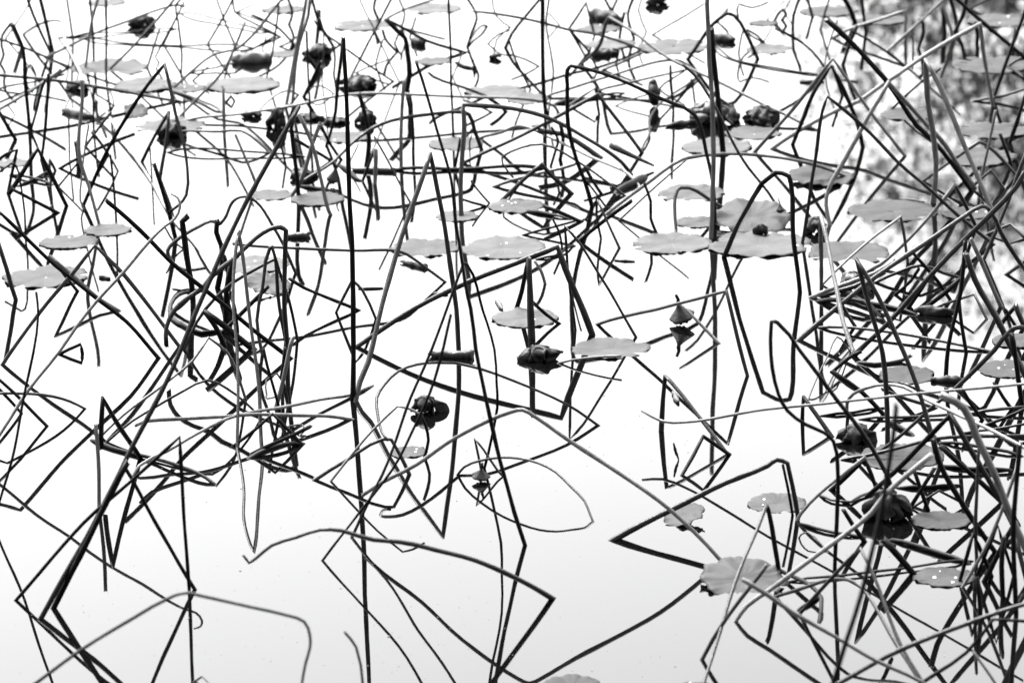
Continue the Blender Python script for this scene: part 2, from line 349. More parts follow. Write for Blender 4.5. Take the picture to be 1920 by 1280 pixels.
# ------------------------------------------------------------------ withered lotus stems
# one line per stem: "width[>width2];tone;points": x,y plain (depth carried on), x,y* at the water,
# x,y/r with its mirror image at row r, x,y=w standing as deep as water row w
STEMS = """
6;d;29,1125* 157,980 247,900 336,819 345,960 355,1110*
9;d;75,1160* 190,955 250,835 312,715 382,552 451,400 517,280 558,205=950
9;d;100,1140* 150,1042 200,940 238,868
7;d;365,1105* 291,980 247,897 233,874
9;d;264,858* 228,805 193,746/1062 190,790=905 189,838=905
6;l;187,952* 186,880 183,830 179,796/1107
6>4;l;-47,876* 0,812 52,732 110,660 178,567 232,510 282,450 310,424 328,410 337,388 333,372 322,364/1178
8;d;298,671* 237,603 185,562 107,500 50,447 0,399/957 -40,450=700
6;d;222,583* 185,560 140,520 94,480/631 110,500 130,528 145,546*
7;m;5,683* 20,660 72,590 137,512 178,460/828 232,515 310,615 337,650*
6;d;112,664* 152,646/680 155,663*
8;m;30,562* 20,535 12,505 -5,450
5;d;-12,985* 0,942 27,842 42,755 62,660 72,590 68,550
5;m;159,766* 130,752 100,743 60,738 5,737/868 -20,740=800
6;d;88,799* 60,770 30,740 -15,700
5;d;40,775* 20,752 -10,720
5;l;185,822* 215,792 250,762 295,730 325,707 362,675 391,633 425,660 442,690 461,750*
4;m;195,832* 250,788 290,764 345,732 388,713 425,728 475,768 490,785*
6;l;699,723* 663,738 600,749 540,762 480,771/850 425,785/872 375,810/885 312,845 262,872 250,890*
6;l;658,786* 540,778 480,776/854 430,780 350,784 277,789/922 255,797/942
6;d;172,826* 212,840 262,853 340,874 402,908*
6;d;567,834* 540,805 511,776/886 480,803 437,836*
6;m;445,838* 447,760 445,660 437,560 441,470 447,433/1035 455,480 465,570 477,660 487,740 490,815*
5;m;555,512* 545,490 530,458 512,425 495,395 480,378 465,370 450,370 437,378 430,390 424,405 413,420=520
10;d;361,560* 358,530 350,480 345,440 341,415 348,409
6;m;407,418=520 395,415 375,424 350,437 325,455 314,470 318,485 333,501 350,506 383,503=525
9;d;408,540* 416,490 414,460 405,435 407,418
5;l;400,516* 360,452 322,407 281,336 223,250 204,218 165,160 137,110 120,69 117,41 43,65*
8>5;d;156,386* 199,287 277,160 308,121/705 317,160 328,209 343,265 352,320 349,366 335,385 318,397=470
8;d;125,386* 97,329 71,279 37,332 18,362=400
7;d;108,399* 60,375 27,357
8;d;15,362* 22,325 32,280 10,290 -10,305
4;d;48,445* 47,400 38,340 30,310 22,306 -5,325
3;l;157,392* 150,375 152,340 157,300 163,250 166,235
6;l;186,421* 165,347 150,302 147,262 155,160 153,150
4;d;222,321* 204,290 175,250
4;d;218,405* 212,340 207,292
6;d;266,304* 290,257 317,211 311,270 300,336*
3;d;285,345* 281,269
9;m;312,645=690 312,615 325,585 350,560 380,540 400,515 437,487 480,447 505,430 525,426 536,432/872 534,480 533,560 538,650*
7;d;362,547* 335,553 321,570 321,592 335,606 350,614*
8;d;545,672* 480,622 430,580 375,535 337,505 315,485 282,450 217,390 202,378
6;m;345,655* 385,580 440,528 480,504 512,487 517,490 521,552 535,640*
6;m;492,665* 482,600 492,540 506,465 510,461 525,510 542,565 558,637*
6;m;835,529* 800,503 765,478 745,471/600 660,470 560,466/632 480,462 440,458
7;d;672,582* 610,557 570,540 545,524
5;m;630,586* 661,524/680 680,545 705,598*
10>8;d;661,750* 663,640 661,520 657,400 652,290 648,170 644,75
8;m;860,656* 856,580 848,520 829,400 807,288/1007 769,400 742,480 705,620 690,680 675,715 667,752*
9>6;d;984,1022* 965,960 925,810 905,715 892,655 882,580 872,527 862,460 855,420 848,355 842,325 812,218 781,119
5;d;660,1007* 680,965 717,890 770,745 810,655 850,545 870,493 877,497 905,580 927,655 931,715 932,765 922,822 908,878*
5;d;605,1050* 672,962 735,880 785,785 815,710 832,650 845,592
5;m;1122,797* 1060,757 960,712 905,692/890 855,680/892 800,680 745,697 720,722 707,745 708,775 716,810 727,825=890
6;m;589,900* 650,862 717,823/950 733,824 750,855 767,889*
4;l;620,902* 650,862 700,805 745,761 765,765 785,775
5;d;795,857* 803,825 798,798 790,778
4;m;903,888* 895,850 889,822/948 905,842 932,880 944,893*
7;l;1352,1052* 1300,995 1260,958 1160,886 1070,827 1002,780 980,768/1280 960,771 855,820 782,870 715,905 682,927/1045
7>5;m;-240,1540* -30,1360 67,1280 147,1220 250,1157 327,1115 350,1110 375,1115 470,1137 542,1154 570,1165 580,1190 580,1213 572,1243 565,1290
9>4;m;1035,1122* 960,1080/1222 892,1050=1180 817,1030 750,1016=1230 700,1012 665,1002 640,994 600,992 555,1007 510,1022 480,1046 467,1055 457,1042
5;m;695,1400* 680,1280 667,1213 647,1185
4;m;365,1277* 380,1267 392,1280 400,1300
8;d;1357,482* 1385,420 1428,344/735 1454,324/748 1467,325 1479,331/748 1483,345 1487,440 1500,548*
7;m;1120,608* 1240,578 1362,546/832 1380,620 1402,704*
8>12;m;668,651* 780,577 880,527 960,496 1045,463/783 1078,545 1110,627*
5;m;1192,632* 1127,520 1087,457 1058,425 1062,470 1070,545 1080,618*
13>11;m;997,633* 995,580 992,487
6;d;1048,607* 1025,590 998,565
8;d;968,578* 978,545 986,505 990,488
5;l;1022,532* 1015,510 1003,490
5;l;1347,643* 1310,605 1275,568/690
8>6;m;1240,808* 1243,750 1248,704/915 1262,720 1310,780 1365,852*
6;d;1368,852* 1318,818 1300,855 1279,891*
5;l;1205,770=835 1242,790 1282,791 1440,767 1565,754 1740,736 1925,719=1000
10>7;m;1150,1012* 1260,955 1360,905 1440,873 1457,862 1477,868 1486,910 1496,968*
5;d;1486,966* 1477,915 1468,872
8;d;1461,1075* 1452,1020 1441,958 1438,950
6;m;1318,1290* 1327,1260 1350,1180 1385,1072 1432,962 1437,948=1130
7;m;1315,1236* 1335,1200 1365,1155 1405,1100 1437,1060
8>6;l;1395,1087 1440,1115 1490,1150 1565,1192 1640,1237 1730,1278 1760,1300 1830,1345*
7>10;l;1378,1164* 1400,1135 1440,1107 1490,1070 1565,1015 1635,960 1660,927 1742,856
6;m;1455,1118* 1477,1111 1590,1086 1612,1100 1680,1205 1730,1285*
6;m;1500,1150* 1535,1110 1613,1027 1640,1080 1690,1210 1738,1290*
9;d;1437,1700* 1500,1490 1562,1280 1587,1197 1615,1110 1640,1010 1662,900 1680,762
8;m;1480,1330* 1575,1279 1690,1217 1815,1167 1930,1130 1990,1115
7;d;1660,1330* 1727,1280 1812,1222 1862,1160 1900,1163 1935,1165
5;l;1825,1222=1350 1845,1250 1868,1285 1880,1310
8;d;1565,1080* 1569,980 1570,872 1562,827 1545,811 1510,795 1477,770 1460,740 1447,690 1444,640 1447,603 1457,605 1497,655 1540,710 1570,752 1615,810 1660,887 1672,915
7;d;1505,785* 1508,744/852 1530,775 1558,818*
3;m;1517,748* 1555,660 1570,632 1595,660*
9;m;1665,830* 1662,742 1655,660 1632,580 1606,487 1647,556 1695,660 1720,725 1752,830 1765,870*
6;l;1590,780* 1589,755 1600,738 1625,727 1660,720 1695,725 1740,750 1815,785 1915,835 1945,850=950
12;l;1940,1060 1897,970 1865,890 1830,815 1808,765=1120 1770,741
10;d;1945,1080* 1890,965 1827,855 1781,778 1720,840 1660,900 1628,928=1010
5;m;1612,786* 1700,782 1785,777
6;m;1578,862* 1620,855 1690,838 1750,823 1840,818 1930,817
6;m;1640,852* 1677,825 1752,760 1775,742
6;l;1495,975* 1502,962 1535,927 1565,902 1622,857
8;d;1558,918* 1590,890 1622,860 1635,890 1645,920*
7;m;1830,1050* 1829,985 1832,900 1836,835
6;l;1805,1100* 1845,1035 1877,960 1907,877
9;d;1905,1150* 1900,980 1912,835
8;d;1774,705* 1778,650 1790,600 1802,545 1810,455
9;m;1792,728* 1815,705 1865,655 1897,617 1912,613 1930,618
8;m;1600,668* 1607,660 1665,605 1735,527 1765,495 1862,397 1905,352 1920,325
8;m;1497,638* 1605,547 1665,502 1705,475 1810,405 1840,387 1852,390 1877,435 1902,475 1925,510=560
6;m;1625,510* 1650,497 1690,462 1752,395 1790,346 1810,385 1830,425*
5;l;1540,535* 1605,472 1688,406 1697,450 1702,492*
8;l;1541,542* 1540,480 1538,406 1550,447 1565,530 1580,605 1597,655*
6;m;1505,458* 1516,385 1530,290 1542,209 1552,181 1616,235 1682,302 1747,359 1800,407 1862,458*
8;l;1556,422* 1549,385 1552,359 1580,304 1616,240 1666,155 1727,222 1775,275 1800,315 1828,352*
9;d;1822,358* 1757,272 1720,236 1669,160 1640,128 1591,76 1553,40
9>8;l;1750,380* 1755,310 1747,235 1741,200 1735,113 1760,158 1804,261 1862,402 1868,415*
6;l;1560,72* 1590,56 1650,37 1700,19 1698,55 1698,75*
5;l;1664,96* 1700,63 1769,0 1800,-30
7;l;1447,279* 1571,206 1607,191 1666,151 1762,88 1838,45 1843,90 1862,200*
7;d;1925,112 1819,22 1795,0 1770,-25=180
7;d;1862,188* 1890,110 1920,27 1935,-10
5;m;1825,190* 1872,182 1925,166
5;l;1836,350* 1841,327 1855,265 1867,209
6;m;1730,340* 1836,267 1848,272 1907,331*
5;m;1820,352* 1858,319 1883,355*
6;m;1845,487* 1870,430 1900,350 1925,285
5;m;1850,440* 1895,420 1920,445
7;l;1877,575* 1840,490 1820,447
10;m;1930,720* 1895,650 1865,590 1828,525 1812,478
5;m;1757,576* 1827,552 1850,598*
7;m;1887,515* 1905,502 1935,480
6;m;1640,530* 1690,508 1727,497 1770,512 1805,522*
7;l;1520,558* 1580,535 1640,512 1677,490
8;m;1540,556* 1600,538 1655,512
6;m;1533,614* 1580,613 1627,617 1690,625 1840,655 1860,660*
8;d;1535,566* 1575,562 1620,566 1645,590*
10;d;1865,1035* 1825,975 1760,865 1750,825
8;d;1850,1075* 1895,1015 1905,1010 1925,1090
7;d;1110,388* 1096,340 1082,302 1066,235 1064,160 1064,132 1071,124 1104,131 1154,147 1240,186 1303,216 1314,237 1325,287 1336,340 1341,425*
7;m;865,307* 960,262 1001,242 1035,224 1069,205 1121,177 1150,215 1204,287*
6>9;m;1185,328* 1166,304 1091,254 1035,224 1000,212 940,201 868,197 870,235 866,300 862,360 864,405*
6>8;m;562,345* 624,304 657,272 696,242 734,226/390 809,214/374 865,210/362 880,215 890,245 903,281*
5;l;345,228* 451,214 564,196 629,181 677,176 752,177 865,182 1000,188 1039,199 1047,212*
5;m;318,254* 339,247 414,247 451,245 470,254 506,287*
4;d;315,286* 344,279 451,283 554,291 571,294*
5;l;481,346* 462,300 442,254
6;l;620,403* 616,395 601,332 586,272 562,218
7;l;547,366* 564,340 580,290 599,235
6;d;612,273* 630,207 633,155 640,105 643,76
5;d;640,300* 620,272 601,233
8;d;560,367* 556,330 550,272 547,216 553,200
6;d;622,302* 585,280 554,261
8;l;703,346* 704,310 705,281
5;d;679,340* 690,312 701,284
6;l;753,318* 752,235 757,160 758,152
5;d;775,300* 773,226 764,184
9;d;763,168* 768,140 764,100 760,72 745,58 728,40
4;m;769,380* 754,353 732,310 702,257
6;d;739,320* 860,318 1022,317*
6;l;925,350* 960,338 1026,321 1076,308 1083,303
8;m;944,374* 988,331 1016,308 1035,330 1071,363*
5;l;1198,348* 1179,327 1120,300 1046,265 975,236 940,248 900,259*
10;m;1124,296* 1080,265 1054,252 1011,246
4;m;975,345* 944,310 942,295 959,284 1016,271 1080,301 1172,367*
12>4;m;1150,275/355 1185,292 1224,310/324
6;l;1137,401* 1204,351 1279,299 1300,294 1355,289 1421,291 1524,308 1592,334*
3;m;1160,414* 1219,359 1288,299
5;m;1162,465* 1120,375 1118,400 1127,447*
5;d;1230,436* 1220,410 1220,378 1208,345
6;m;1268,431* 1265,385 1269,358 1276,352 1347,385 1360,392*
8;l;1333,447* 1337,340 1338,291 1335,180 1330,100 1326,-10
10;d;1356,290* 1349,215 1340,130 1334,60
5;m;1458,388* 1440,360 1404,316 1385,286 1342,203 1302,141 1280,122
6;m;1535,245* 1512,235 1467,212 1435,198 1383,172 1331,146 1290,127 1259,112 1183,58 1142,33 1135,45 1125,85 1090,120*
6;l;1415,285* 1476,217 1562,110 1597,160 1635,214 1697,293*
7;d;1487,272* 1507,220 1526,174 1558,124 1580,165 1605,226 1618,276*
5;d;1261,230* 1262,207 1258,160 1257,125
4;d;1303,200* 1298,160 1296,150
4;d;1204,284* 1217,252 1219,222 1237,196 1288,160 1310,147*
3;m;1155,199* 1180,188 1215,177
7;d;98,96* 90,60 76,0 72,-15
5;d;94,98* 72,50 54,5 50,-10
5;l;85,108* 120,91 189,58 240,40 300,17 330,9 345,12
5;m;128,128* 82,105 40,88 0,74 -20,66
7;m;335,190* 327,189 250,175 172,161 120,153 0,141 -20,139
6;l;-10,210* 0,205 77,158 112,133
7;d;56,245* 53,215 48,155 44,100 40,85 25,50
6;d;78,300* 84,250 90,165 91,140
5;d;57,246* 70,200 79,165 85,150
5;d;176,115* 172,31 168,-5
5;d;199,145* 199,60 199,-10
5;l;160,128* 173,34 184,-5
4;m;137,75* 131,35 125,-5
4;m;206,131* 275,60 330,-5
4;l;276,128* 299,55
4;m;306,84* 330,34 345,5
4;d;340,142* 341,103 334,40 330,10 350,-10
4;d;389,84* 416,38 437,0 440,-8
4;m;440,85* 420,38 406,-2
5;l;325,165* 363,131 402,101 440,93 457,82 526,2 535,-8
5;l;337,219* 385,170 416,137 440,90 459,43
5;d;553,86* 535,66 518,50 473,29
4;d;500,148* 514,82 522,20 523,5 540,-5
7;l;536,203* 557,86 570,30 575,-8
6;l;548,196* 562,80 578,30 582,-8
5;d;625,88* 598,43 586,0 583,-8
4;d;582,210* 578,138 575,60
3;m;604,156* 605,50 600,35
7;d;569,182* 592,138 600,118
4;l;485,206* 537,170 560,178*
6;l;421,258* 419,200 418,165
5;m;418,211* 377,189 320,168 300,160*
3;m;337,26* 416,38 451,46 500,62*
5;d;655,150* 714,36 733,0 738,-8
4;m;722,37* 757,19 812,0 830,-5
6;d;872,99* 840,90 800,77 777,65 731,40
5;d;850,258* 846,160 844,69 841,-8
6;m;913,181* 870,165 812,144 805,138
6;d;876,89* 885,60 894,35 890,20 877,0 873,-8
5;m;1202,94* 1118,65 1063,55 1017,43 970,33 932,27 890,22
3;d;956,52* 930,30 922,-5
6;d;948,90* 960,64 985,32 1011,0 1018,-8
4;d;994,168* 965,110 955,78
8;d;1024,216* 1020,172 1017,103 1018,0 1018,-8
4;d;1038,134* 1032,96 1024,40 1030,0 1031,-8
5;d;1067,54* 1085,28 1099,5 1108,40 1115,66*
6;d;1189,73* 1180,45 1178,25 1186,0 1188,-8
4;d;1223,66* 1290,27 1320,8
3;d;1212,60* 1197,20 1205,-5
5;l;1020,183* 1067,167 1149,141 1266,113 1285,120 1310,140*
4;m;1118,172* 1183,155 1283,131 1300,127
4;l;1066,199* 1115,165 1118,175
8>3;d;1045,195* 1100,186 1171,175*
4;d;1130,132* 1160,120 1202,101
6;d;1290,112* 1337,46 1362,26 1376,30 1397,60 1421,111*
4;d;1430,80* 1393,55 1382,20 1385,8 1410,15 1440,5
6;d;1487,62* 1488,30 1498,0 1500,-8
5;d;1523,32* 1514,0 1512,-8
4;d;1538,54* 1550,15 1556,-8
8;d;1604,44* 1595,20 1584,0 1580,-8
3;l;1438,36* 1470,2
5;d;1549,131* 1521,95 1486,70 1455,55
4;d;1338,90* 1380,113 1503,136 1540,142*
6;d;1624,62* 1620,30 1615,-5
8;d;1771,62* 1769,35 1768,8
6;l;1788,75* 1775,30 1765,5
7;d;1795,52* 1785,10 1782,-8
4;d;1698,126* 1662,98 1607,64 1595,58
5;d;1818,18* 1860,-5
7;l;517,765* 530,715 542,662 549,633
4;l;1050,681* 1095,672 1140,668 1162,668=690
4;m;857,890* 870,875 900,863 940,857 975,859/983 1010,868 1042,885/996 1070,912 1095,938 1106,965 1111,977*
"""
BROKEN = """
7;d;1800,1090* 1825,1000/1190 1860,1080*
7;d;1830,1080* 1872,985/1205 1900,1080*
5;d;0,120* 7,103 3,86 4,66 19,46
8;l;42,90* 35,75 22,46
4;d;49,150* 51,128 57,121 63,130 68,145*
4;d;-5,168* 77,151 120,140
3;m;10,73* 55,6 60,-5
6>2;d;172,63* 140,69 105,71*
3;d;124,152* 128,130 131,103
3;d;147,140* 131,104 111,74
3;d;204,216* 214,198 206,170
3;d;213,199* 180,177
3;d;299,118* 292,107 306,79 330,34
3;d;150,69* 240,60 330,55*
3;d;158,74* 240,82 330,86 475,91*
3;d;354,138* 406,127 440,119 455,126*
3;d;361,152* 389,127
4;d;519,66* 470,41 440,23 436,0
4;d;527,70* 492,57 451,46
3;m;445,23* 492,2
5;d;542,47* 549,24 541,0 538,-8
3;d;492,92* 499,69
4;d;524,88* 543,80 555,70
4;d;638,84* 602,57 590,40
9;d;598,137* 588,122 577,108
5;d;626,140* 628,110 626,90
7;m;593,80* 597,50 598,22
3;m;572,182* 585,166 598,161 615,168 625,176*
5;d;423,193* 433,180 440,190*
4;d;738,153* 698,127 650,93
3;d;667,137* 726,113
6;d;709,36* 701,16 704,0 705,-8
3;l;750,156* 702,57 674,-2
3;d;704,122* 711,95 718,75
5;d;745,98* 735,88 723,74 718,58
4;d;740,82* 747,65 752,58
4;d;768,70* 779,35
4;d;752,52* 759,26 750,2 748,-8
3;m;848,145* 868,98
5;d;855,118* 870,125 890,130*
8>1;d;889,131* 888,112
5;d;876,88* 886,68 905,48 912,50*
3;d;915,83* 936,64 955,58
3;d;1010,125* 985,112 958,103
3;d;1049,47* 1030,26
5;d;1105,98* 1085,75 1068,56
5;d;1146,20* 1138,5 1132,-6
5;d;1147,20* 1155,4 1160,-8
6;d;1161,70* 1165,45 1170,25
4;d;1122,132* 1110,110
4;d;1155,120* 1160,95 1150,92
3;d;1237,167* 1245,158 1256,151 1283,134
4;d;1342,40* 1355,28 1364,18
4;d;1385,100* 1390,70 1393,58
4;d;1434,82* 1420,68 1402,57
3;d;1432,80* 1447,53
6;m;1452,40* 1458,28 1467,18 1474,27 1466,38*
3;d;1470,22* 1482,0
3;m;1545,130* 1552,95 1562,62 1570,40
6;d;1580,122* 1588,98 1597,70 1606,50
6;d;1580,180* 1570,150 1562,125
3;d;1578,150* 1606,153
6;d;1722,92* 1729,70 1731,45 1725,38
3;d;1712,95* 1711,60
7;d;1790,60* 1805,30 1812,0 1815,-8
8;d;1832,82* 1834,60 1828,45
4;d;1899,97* 1903,54
5;m;1889,127* 1905,115 1925,105
5;d;1890,128* 1920,146
4;d;1672,205* 1700,179 1733,150 1762,130
7;d;1893,268* 1908,225 1922,180
7;d;1896,308* 1886,280 1876,254
6;d;1783,563* 1760,530 1715,477
7;d;1735,577* 1770,550 1798,525
7;d;1700,580* 1725,545 1745,515
6;d;1678,553* 1710,525 1722,505
7;d;1718,590* 1680,578 1620,565 1590,548*
6;m;1605,612* 1590,590 1575,565
6;d;1811,662* 1803,610 1798,560
9;m;1935,640* 1915,600 1905,575
8;d;1874,612* 1890,590 1903,575
6;d;1905,612* 1885,580
6;d;1560,698* 1580,680 1600,665 1612,660
6;m;1612,680* 1640,682 1690,676 1705,668
8;d;1657,778* 1615,735 1562,698
6;m;1753,765* 1700,748 1655,730
5;d;1540,780* 1600,773 1657,765*
7;d;1710,815* 1690,803 1665,790*
6;m;1820,776* 1870,768 1930,762
6;d;1850,796* 1880,785 1925,765
5;m;1805,812* 1860,805 1930,793
7;d;1842,787* 1820,755 1806,733
6;d;1897,768* 1880,745 1865,720
9;d;1918,762* 1910,710 1902,655 1898,630
6;d;1765,830* 1840,838 1915,855*
9;d;1882,942* 1830,895 1765,838
7;d;1762,874* 1820,878 1892,881*
7;d;1700,962* 1725,920 1752,878
7;d;1740,956* 1725,915 1715,885
6;d;1685,915* 1740,913 1800,910*
5;d;1708,954* 1760,920 1815,948*
5;m;1538,928* 1560,937 1595,941 1612,930 1635,922
6;d;1500,982* 1530,990 1565,998 1620,1008*
8;d;1675,1013* 1710,1020 1760,1036 1815,1056*
13;d;1713,1076* 1690,1048 1660,1015
5;d;1480,1091* 1580,1079 1700,1065 1822,1052*
9;d;1622,1015* 1600,985 1583,958
3;m;1498,1008* 1502,1002 1515,998 1540,1020 1552,1034*
8;d;1440,1062* 1477,1077 1520,1098 1540,1122 1536,1165*
7;d;1497,1143* 1520,1128 1540,1118*
9;d;1880,1120* 1878,1060 1882,1010
8;d;1838,1160* 1836,1120 1832,1085
8;d;1845,1090* 1865,1050 1880,1020 1900,985
4;d;980,441* 1030,428 1077,415
6;d;1090,416* 1055,400 1022,388
8>3;d;990,398* 1030,402 1070,412*
7;d;1085,453* 1130,415 1183,377
4;d;1053,462* 1048,435 1036,410
4;d;1075,461* 1040,480 1005,487*
3;d;1070,545* 1078,510 1086,470
14;d;1160,358* 1185,345 1205,335*
6;d;1127,363* 1112,340 1098,315
4;d;1138,390* 1115,358 1092,330
5;d;1166,353* 1130,342 1095,333
7;d;1050,300* 1055,262 1050,232
3;d;1023,310* 1024,250 1022,220
5;d;1033,312* 1042,280 1046,262 1035,240
5;d;1123,215* 1119,190 1118,165
5;d;853,318* 858,290 863,262
3;d;881,290* 880,265 884,255
4;d;876,256* 886,242
4;m;922,211* 895,198 870,188
6;d;948,210* 935,198 921,188
4;d;918,381* 900,360 884,340
5;d;911,387* 885,380 862,372
10;d;475,655* 430,618 385,585
8;d;420,650* 405,615 388,590
7;d;415,625* 440,600 470,570 500,540
8;d;425,560* 430,535 425,500 420,480
7;d;445,620* 440,580 432,550
12;d;424,600* 426,545 436,490
7;d;330,602* 352,614 378,624 415,622*
4;d;536,310* 530,285 526,268
4;d;583,275* 582,220 580,175
6;d;564,350* 600,355 628,359*
7;d;638,312* 655,322 668,335*
5;d;657,328* 670,335 680,340*
3;m;650,315* 665,285 672,270
8;d;687,312* 692,275 690,240 680,200 675,180
7;d;30,262* 15,238 -3,208
3;d;13,242* 28,215 15,198
3;d;131,300* 129,225
10;d;148,300* 147,285 144,270
6;d;112,316* 159,291 200,272 250,252
5;d;160,275* 185,240 207,213
4;d;110,350* 130,325 150,300
5;d;203,290* 188,268 172,248
5;d;176,248* 175,177 176,165
5;d;104,320* 98,308 93,300
4;m;95,350* 94,320 92,302
5;d;20,329* 69,336 98,347*
5;d;34,350* 60,338 95,322*
8;d;330,450* 318,400 300,340 290,310
4;m;345,467* 325,452 312,432 308,425
5;d;525,770* 510,715 494,655
7;d;528,705* 531,680 534,655
3;d;500,740* 499,712 518,700 528,715*
3;m;537,800* 552,797 567,797 573,806 563,816*
8;d;470,858* 500,842 535,832 566,832*
7;d;475,850* 520,828 560,810 580,800
"""
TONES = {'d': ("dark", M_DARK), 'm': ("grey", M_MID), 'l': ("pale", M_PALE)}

def parse(line):
    w, tone, pts = line.split(';')
    w = [float(a) for a in w.split('>')]
    w = w if len(w) == 2 else [w[0], w[0]]
    P = []
    for tok in pts.split():
        kind, extra = None, None
        if tok.endswith('*'):
            kind, tok = '*', tok[:-1]
        for c in '/=':
            if c in tok:
                tok, extra = tok.split(c)
                kind, extra = c, float(extra)
        u, v = (float(a) for a in tok.split(','))
        P.append((u, v, kind, extra))
    return w, tone, P

def stem_points(P):
    n = len(P)
    L = [0.0]
    for a, b in zip(P, P[1:]):
        L.append(L[-1] + math.hypot(b[0] - a[0], b[1] - a[1]))
    Y = [None] * n
    for i, (u, v, k, e) in enumerate(P):
        if k == '*': Y[i] = water(u, v).y
        elif k == '/': Y[i] = from_reflection(u, v, e)
        elif k == '=': Y[i] = water(u, e).y
    known = [i for i in range(n) if Y[i] is not None]
    out = []
    for i, (u, v, k, e) in enumerate(P):
        y = Y[i]
        if y is None:
            lo = [j for j in known if j < i]
            hi = [j for j in known if j > i]
            if lo and hi:
                a, b = lo[-1], hi[0]
                t = (L[i] - L[a]) / (L[b] - L[a])
                y = Y[a] * (1 - t) + Y[b] * t
            else:
                y = Y[lo[-1] if lo else hi[0]]
        if k != '*' and 0 < water(u, v).y < 60:
            y = min(y, water(u, v).y - 0.012)
        out.append(at_depth(u, v, y))
    return out

def smooth_path(pts, R, r):
    n = len(pts)
    tan_in, tan_out = [None] * n, [None] * n
    for i in range(n):
        if i == 0: tan_in[i] = tan_out[i] = pts[1] - pts[0]
        elif i == n - 1: tan_in[i] = tan_out[i] = pts[-1] - pts[-2]
        else:
            a, b = pts[i] - pts[i - 1], pts[i + 1] - pts[i]
            if a.length < 1e-6 or b.length < 1e-6 or a.angle(b) > math.radians(52):
                tan_in[i], tan_out[i] = a, b
            else:
                t = (a.normalized() + b.normalized()).normalized()
                tan_in[i], tan_out[i] = t * a.length, t * b.length
    Q, RR = [], []
    for i in range(n - 1):
        a, b = pts[i], pts[i + 1]
        d = (b - a).length
        m0 = tan_out[i].normalized() * d if tan_out[i].length else b - a
        m1 = tan_in[i + 1].normalized() * d if tan_in[i + 1].length else b - a
        k = max(2, min(9, int(d / 0.03)))
        for j in range(k + (1 if i == n - 2 else 0)):
            t = j / k
            h00 = 2 * t ** 3 - 3 * t ** 2 + 1; h10 = t ** 3 - 2 * t ** 2 + t
            h01 = -2 * t ** 3 + 3 * t ** 2; h11 = t ** 3 - t ** 2
            p = a * h00 + m0 * h10 + b * h01 + m1 * h11
            Q.append(p)
            RR.append((R[i] * (1 - t) + R[i + 1] * t) * (1 + 0.16 * noise.noise(p * 9 + Vector((r, 0, 0))) + 0.10 * noise.noise(p * 30 + Vector((r, 0, 0)))))
    amp = 0.0022
    for i in range(1, len(Q) - 1):
        p = Q[i]
        Q[i] = p + Vector((noise.noise(p * 9 + Vector((r, 3, 1))), noise.noise(p * 9 + Vector((5, r, 2))), 0.6 * noise.noise(p * 9 + Vector((1, 7, r))))) * amp
    return Q, RR

LANDMARKS = []      # (x, y, short phrase) filled by pads and leaves; used to word the stems' labels
STEM_RECORDS = []

def build_stems():
    lines = [("lotus_stem", l) for l in STEMS.strip().splitlines()] + [("broken_stalk", l) for l in BROKEN.strip().splitlines()]
    for idx, (name, line) in enumerate(lines):
        w, tone, P = parse(line)
        pts = stem_points(P)
        n = len(pts)
        R = []
        for i, p in enumerate(pts):
            t = i / max(1, n - 1)
            R.append((w[0] * (1 - t) + w[1] * t) * 0.5 * px_size(p) * 1.15)
        # ends that stand in the water go on a little below its surface
        if P[0][2] == '*':
            d = (pts[0] - pts[1]).normalized()
            d.z = min(d.z, -0.6)
            pts.insert(0, pts[0] + d.normalized() * 0.05); R.insert(0, R[0])
        if P[-1][2] == '*':
            d = (pts[-1] - pts[-2]).normalized()
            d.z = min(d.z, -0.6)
            pts.append(pts[-1] + d.normalized() * 0.05); R.append(R[-1])
        Q, RR = smooth_path(pts, R, idx * 1.37)
        org = Vector((Q[0].x, Q[0].y, 0))
        # shrivelled, ridged cross-section and ragged free ends
        rs = random.Random(idx)
        prof = [rs.uniform(.74, 1.16) for _ in range(9)]
        V, F = tube([q - org for q in Q], RR, 9)
        tw = rs.uniform(-1.5, 1.5)
        for i, q in enumerate(Q):
            for k in range(9):
                c = q - org
                v = V[i * 9 + k]
                a = k + tw * i / len(Q)
                m = prof[int(a) % 9] * (1 - a % 1) + prof[(int(a) + 1) % 9] * (a % 1)
                m *= 1 + .12 * noise.noise(Vector((q.x * 14, q.z * 14 + idx, k * 1.7)))
                V[i * 9 + k] = c + (v - c) * m
        for end, i0, i1 in ((P[0], 0, 1), (P[-1], len(Q) - 1, len(Q) - 2)):
            if end[2] != '*' and len(Q) > 2:
                d = (Q[i0] - Q[i1]).normalized()
                for k in range(9):
                    V[i0 * 9 + k] = V[i0 * 9 + k] + d * RR[i0] * rs.uniform(-.6, 1.6)
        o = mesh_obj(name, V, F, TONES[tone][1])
        o.location = org
        STEM_RECORDS.append((o, w, tone, P))
build_stems()

